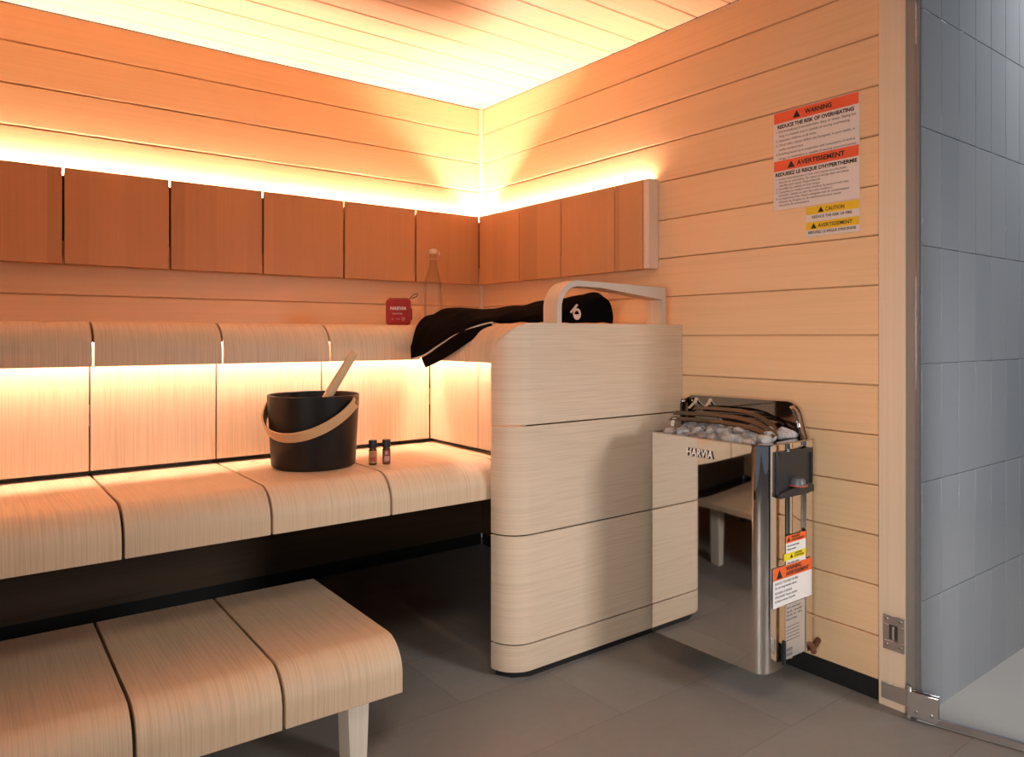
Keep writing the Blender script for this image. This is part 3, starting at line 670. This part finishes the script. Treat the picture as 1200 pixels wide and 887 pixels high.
# red loudspeaker on the upper bench
SP = Vector((-.739, -.55, UT)); sp = thing('portable_speaker', SP, 'small red portable speaker standing on the upper bench', 'speaker')
ca, sa = math.cos(-R(26)), math.sin(-R(26))
def spf(u, v, d): return Vector((SP.x+u*ca-d*sa, SP.y+u*sa+d*ca, SP.z+v))
def rrect(x0, x1, z0, z1, r): return arc2(x1-r, z1-r, r, 0, 90, 6)+arc2(x0+r, z1-r, r, 90, 180, 6)+arc2(x0+r, z0+r, r, 180, 270, 6)+arc2(x1-r, z0+r, r, 270, 360, 6)
RED = plain('red_mesh_fabric', (.36, .022, .018), .75, bump=.6, bscale=900)
mb = MB(); mb.poly(rrect(-.043, .043, .0005, .0935, .014), spf, -.022, .022); mb.build('body', RED, sp, bevel=.006, smooth=50, seg=3)
mb = MB(); mb.poly(rrect(-.034, .034, .091, .0955, .002), spf, -.014, .014); mb.build('top_trim', plain('dark_red_rubber', (.10, .012, .012), .6), sp, bevel=.001)
mb = MB(); mb.poly(rrect(-.012, .012, .018, .060, .006), lambda u, v, d: spf(.043+d, v, u), -.004, .0045); mb.build('side_cover', BLK, sp, bevel=.001)
lp = [spf(.036, .090, 0), spf(.044, .100, 0), spf(.056, .110, .002), spf(.066, .113, .003), spf(.068, .107, .003), spf(.060, .100, .002), spf(.046, .095, 0)]
mb = MB(); mb.tube(lp, .0016, 8); mb.build('carry_loop', BLK, sp)
mb = MB(); X2 = Vector((ca, sa, 0)); Zo = Vector((sa, -ca, 0))
def spM(u, v): p = spf(u, v, -.0224); return M_at(p, X2, (0, 0, 1), Zo)
me = text_mesh('HARVIA', .016, align='CENTER', bold=.0006, shear=.15); mb.mesh(me, spM(-.002, .054) @ Matrix.Diagonal((.056/text_w(me), 1, 1, 1)))
me = text_mesh('Sauna & Spa', .0078, align='CENTER'); mb.mesh(me, spM(-.004, .0385) @ Matrix.Diagonal((.034/text_w(me), 1, 1, 1)))
for u in (-.018,): mb.box((0, 0, 0), (0, 0, 0)) if False else None
for u_, v_ in ((0, 0),):
    mb.poly([(-.024, .0215), (-.019, .0215), (-.019, .0225), (-.024, .0225)], spf, -.0222, -.0226); mb.poly([(-.0220, .0195), (-.0210, .0195), (-.0210, .0245), (-.0220, .0245)], spf, -.0222, -.0226)
    mb.poly([(-.008, .0215), (.004, .0215), (.004, .0225), (-.008, .0225)], spf, -.0222, -.0226)
mb.tube([spf(.016+.0045*math.cos(2*math.pi*i/16), .022+.0045*math.sin(2*math.pi*i/16), -.0222) for i in range(16)], .0006, 6, closed=True)
mb.build('lettering', plain('cream_print', (.75, .62, .55), .6), sp, smooth=0)

# clear swing-top bottle
BP = Vector((-.447, -.30, UT)); bt = thing('swing_top_bottle', BP, 'clear glass swing-top bottle on the upper bench behind the towel', 'bottle')
bz = BP.z+.0004
outer = [(.002, 0), (.034, 0), (.0378, .004), (.0378, .168), (.0365, .178), (.030, .200), (.020, .236), (.0150, .258), (.0145, .272), (.0175, .274), (.0175, .282), (.0150, .284), (.0150, .292)]
inner = [(.0115, .292), (.0112, .262), (.0165, .236), (.0265, .200), (.0335, .176), (.0345, .166), (.0345, .008), (.030, .005), (.002, .008)]
mb = MB(); mb.lathe([(r_, bz+z) for r_, z in outer+inner], (BP.x, BP.y), 48); mb.build('glass_body', BGLASS, bt, smooth=50)
mb = MB(); mb.lathe([(.002, bz+.2925), (.0140, bz+.2925), (.0160, bz+.297), (.0160, bz+.304), (.0130, bz+.312), (.002, bz+.314)], (BP.x, BP.y), 28)
mb.build('stopper', plain('milky_stopper', (.75, .58, .45), .35), bt)
mb = MB(); b2 = side
for s_ in (-1, 1):
    c = Vector((BP.x, BP.y, bz)); q = lambda u, v: c+b2*u*s_+Vector((0, 0, v))
    mb.tube([q(.016, .276), q(.024, .270), q(.027, .282), q(.026, .296), q(.020, .306), q(.0135, .308)], .0011, 8)
mb.tube([Vector((BP.x+.0162*math.cos(2*math.pi*i/20), BP.y+.0162*math.sin(2*math.pi*i/20), bz+.272)) for i in range(20)], .0011, 6, closed=True)
mb.build('wire_bail', CHROME, bt)

# ---------------------------------------------------------------- black towel
TW_ = thing('towel', (-.55, -1.0, UT), 'black towel with white piping and pale emblem draped over the bench end', 'towel')
BLKC = plain('black_terry', (.0035, .003, .003), .95, bump=.8, bscale=700, spec=.03)
def roll_drop(x):           # height of the side bench surface under x
    if x >= XF+.085: return UT
    if x <= XF: return None
    q = (XF+.085-x)/.085; return UT-.085*(1-math.sqrt(1-q*q))
def sm_cols(cols, n):
    """Catmull-Rom resample of columns of points"""
    out = []
    m = len(cols)
    for k in range(n+1):
        f_ = k/n*(m-1); i = min(int(f_), m-2); t_ = f_-i
        P = [cols[max(0, min(m-1, i+d))] for d in (-1, 0, 1, 2)]
        r_ = []
        for j in range(len(cols[0])):
            a, b, c, d = [Vector(p[j]) for p in P]
            r_.append(.5*((2*b)+(c-a)*t_+(2*a-5*b+4*c-d)*t_*t_+(3*b-a-3*c+d)*t_**3))
        out.append(r_)
    return out
def transpose(g): return [list(c) for c in zip(*g)]
def cloth(cols, n, m, th, seed, amp, name, mat, parent):
    g = transpose(sm_cols(transpose(sm_cols(cols, n)), m)); rows = []
    for i, c in enumerate(g):
        r_ = []
        for j, p in enumerate(c):
            e = min(i, n-i, j+2)/6.; e = max(0, min(1, e))
            q = p*9; d = noise.noise(Vector((p.x*7+p.z*3, p.y*16+seed, p.z*9)))*amp + noise.noise(Vector((p.x*20+p.y*20, p.y*30+seed, p.z*24)))*amp*.35
            r_.append(p+Vector((-.25, -.35, .9)).normalized()*abs(d)*e)
        rows.append(r_)
    mb = MB(); mb.grid(rows); o = mb.build(name, mat, parent, smooth=180)
    s_ = o.modifiers.new('thick', 'SOLIDIFY'); s_.thickness = th; s_.offset = 1
    ss = o.modifiers.new('sub', 'SUBSURF'); ss.levels = 1; ss.render_levels = 1
    return o
P3 = lambda px, py, ax, v: at(px, py, ax, v)
T = UT+.004
# columns from the folded right end to the hanging tip; each: front-bottom, front-top, crest, back
main = [
 [(-.215, -1.075, T), (-.213, -1.070, 1.060), (-.208, -1.01, 1.083), (-.200, -.93, 1.05), (-.195, -.86, T)],
 [(-.245, -1.085, T), (-.242, -1.080, 1.090), (-.236, -1.02, 1.118), (-.225, -.93, 1.08), (-.22, -.85, T)],
 [(-.31, -1.088, T), (-.31, -1.083, 1.084), (-.30, -1.02, 1.110), (-.29, -.93, 1.07), (-.28, -.84, T)],
 [(-.40, -1.088, T), (-.40, -1.082, 1.062), (-.39, -1.00, 1.092), (-.37, -.90, 1.066), (-.35, -.80, T)],
 [(-.52, -1.088, T), (-.52, -1.078, 1.050), (-.50, -.98, 1.074), (-.47, -.86, 1.062), (-.44, -.74, T)],
 [(-.62, -1.080, T+.002), (-.61, -1.060, 1.038), (-.58, -.96, 1.062), (-.54, -.82, 1.058), (-.50, -.68, T)],
 [(-.690, -1.010, 1.016), (-.675, -.98, 1.036), (-.640, -.89, 1.056), (-.60, -.78, 1.062), (-.56, -.64, T+.006)],
 [(-.738, -.930, .985), (-.725, -.90, 1.010), (-.695, -.83, 1.042), (-.650, -.74, 1.066), (-.60, -.63, T+.012)],
 [(-.764, -.850, .945), (-.757, -.83, .975), (-.735, -.775, 1.014), (-.695, -.705, 1.046), (-.64, -.625, T+.012)],
 [(-.775, -.790, .918), (-.774, -.770, .940), (-.766, -.735, .975), (-.740, -.690, 1.012), (-.68, -.635, T+.010)],
 [(-.792, -.742, .905), (-.792, -.738, .920), (-.790, -.733, .940), (-.772, -.728, .965), (-.735, -.705, 1.012)],
]
tb = cloth(main, 66, 26, .006, 1.0, .022, 'fabric', BLKC, TW_)
tail = [
 [(-.690, -1.06, 1.008), (-.680, -1.03, 1.018), (-.668, -1.0, 1.022)],
 [(-.742, -1.00, .962), (-.738, -.97, .985), (-.725, -.94, .998)],
 [(-.757, -.925, .925), (-.759, -.90, .945), (-.752, -.87, .965)],
 [(-.764, -.85, .897), (-.766, -.83, .920), (-.763, -.80, .940)],
 [(-.766, -.79, .880), (-.768, -.775, .900), (-.768, -.76, .925)],
]
cloth(tail, 24, 8, .006, 5.0, .006, 'hanging_fold', BLKC, TW_)
g = transpose(sm_cols(transpose(sm_cols(main, 66)), 26))
mb = MB(); mb.tube([g[i][0]+Vector((-.003, -.006, .003)) for i in range(38, 67)], .0032, 8); mb.build('piping', plain('white_piping', (.62, .52, .46), .7), TW_)
# pale ladle-like emblem on the folded end
EM = lambda u, v: FACE_MY((0, 0, 0)) @ Vector((u, v, 0))
ec = P3(676, 368, 'y', -1.100)
mb = MB(); ring = []
def eM(u, v, d): return Vector((ec.x+u, -1.100-d, ec.z+v))
n = 28
ro = [(.0165*math.cos(2*math.pi*i/n), .0185*math.sin(2*math.pi*i/n)) for i in range(n)]
for i in range(n):
    a0, a1 = 2*math.pi*i/n, 2*math.pi*(i+1)/n
    def inner_(a): return (.0100*math.cos(a)-.001, max(-.001, .0095*math.sin(a)+.001)) if True else 0
    q = [(.0165*math.cos(a0), .0185*math.sin(a0)), (.0165*math.cos(a1), .0185*math.sin(a1)), inner_(a1), inner_(a0)]
    mb.poly(q, eM, 0, .0015)
mb.poly([(-.030, .006), (-.024, .002), (-.010, .016), (-.016, .019)], eM, 0, .0016)
mb.poly([(-.016, .019), (-.010, .014), (.004, .028), (.003, .032), (-.004, .031)], eM, 0, .0016)
mb.build('emblem', plain('pale_pink_print', (.72, .52, .44), .7), TW_, smooth=0)

# ================================================================ GLASS DOOR, opened outward
DH = Vector((-.030, -1.968, 0)); dd = Vector((.251, -.968, 0)).normalized(); dn = Vector((-dd.y, dd.x, 0))
dr = bpy.data.objects.new('door_1', None); COL.objects.link(dr); dr.location = DH; struct(dr); dr['label'] = 'frameless glass door swung open beside the timber jamb'
def dbox(u0, u1, z0, z1, t0, t1):
    mb = MB(); v = [DH+dd*u+dn*t_+Vector((0, 0, z)) for z in (z0, z1) for u, t_ in ((u0, t0), (u1, t0), (u1, t1), (u0, t1))]
    vs = [mb.bm.verts.new(p) for p in v]
    for f in ((3,2,1,0),(4,5,6,7),(0,1,5,4),(1,2,6,5),(2,3,7,6),(3,0,4,7)): mb.face([vs[i] for i in f])
    return mb
dbox(.01, .66, .022, 2.02, -.004, .004).build('pane', GLASS, dr, smooth=0)
dbox(.055, .66, .006, .0215, -.006, .006).build('bottom_seal', BRUSH, dr, bevel=.001)
mb = dbox(-.004, .062, .012, .075, -.010, -.0045); mb.build('hinge_plate', CHROME, dr, bevel=.0015)
mb = dbox(-.004, .062, .012, .075, .0045, .010); mb.build('hinge_plate', CHROME, dr, bevel=.0015)
mb = MB()
mb.tube([DH+Vector((-.004, .004, .004)), DH+Vector((-.004, .004, .085))], .006, 14); mb.build('hinge_pin', CHROME, dr)
hl = MB(); hl.box((-.0170, -1.964, .022), (-.0125, -1.885, .066)); hl.build('hinge_leaf', CHROME, dr, bevel=.001)
sp_ = thing('latch_plate', (-.013, -1.915, .20), 'square chrome plate with a slot, screwed to the timber jamb', 'latch plate')
mb = MB(); fr = lambda u, v, d: (-.0125-d, u, v)
for a, b in (((-1.890, .155), (-1.9435, .180)), ((-1.890, .222), (-1.9435, .247)), ((-1.890, .180), (-1.905, .222)), ((-1.928, .180), (-1.9435, .222))):
    mb.box((-.0125, a[0], a[1]), (-.0185, b[0], b[1]))
mb.build('plate', CHROME, sp_, bevel=.0006)
MB().box((-.0125, -1.905, .181), (-.0135, -1.928, .221)).build('slot', plain('slot_dark', (.10, .08, .07), .4, .6), sp_)
mb = MB(); mb.tube([(-.0165, -1.9165, .183), (-.0165, -1.9165, .219)], .0045, 14); mb.build('roller', CHROME, sp_)
for y_, z_ in ((-1.899, .168), (-1.934, .168), (-1.899, .235), (-1.934, .235)):
    mb = MB(); mb.tube([(-.0180, y_, z_), (-.0195, y_, z_)], .0038, 14); mb.build('screw', BRUSH, sp_)
for u_ in (.012, .046):
    c = DH+dd*u_-dn*.0100+Vector((0, 0, .026)); mb = MB(); mb.tube([c, c-dn*.0012], .0045, 16); mb.build('screw', BRUSH, dr)

for o in S.objects:
    if '_o' in o: del o['_o']
S.cycles.use_denoising = True
S.cycles.max_bounces = 14; S.cycles.diffuse_bounces = 8; S.cycles.glossy_bounces = 6; S.cycles.transparent_max_bounces = 16
S.cycles.caustics_reflective = False; S.cycles.sample_clamp_indirect = 8
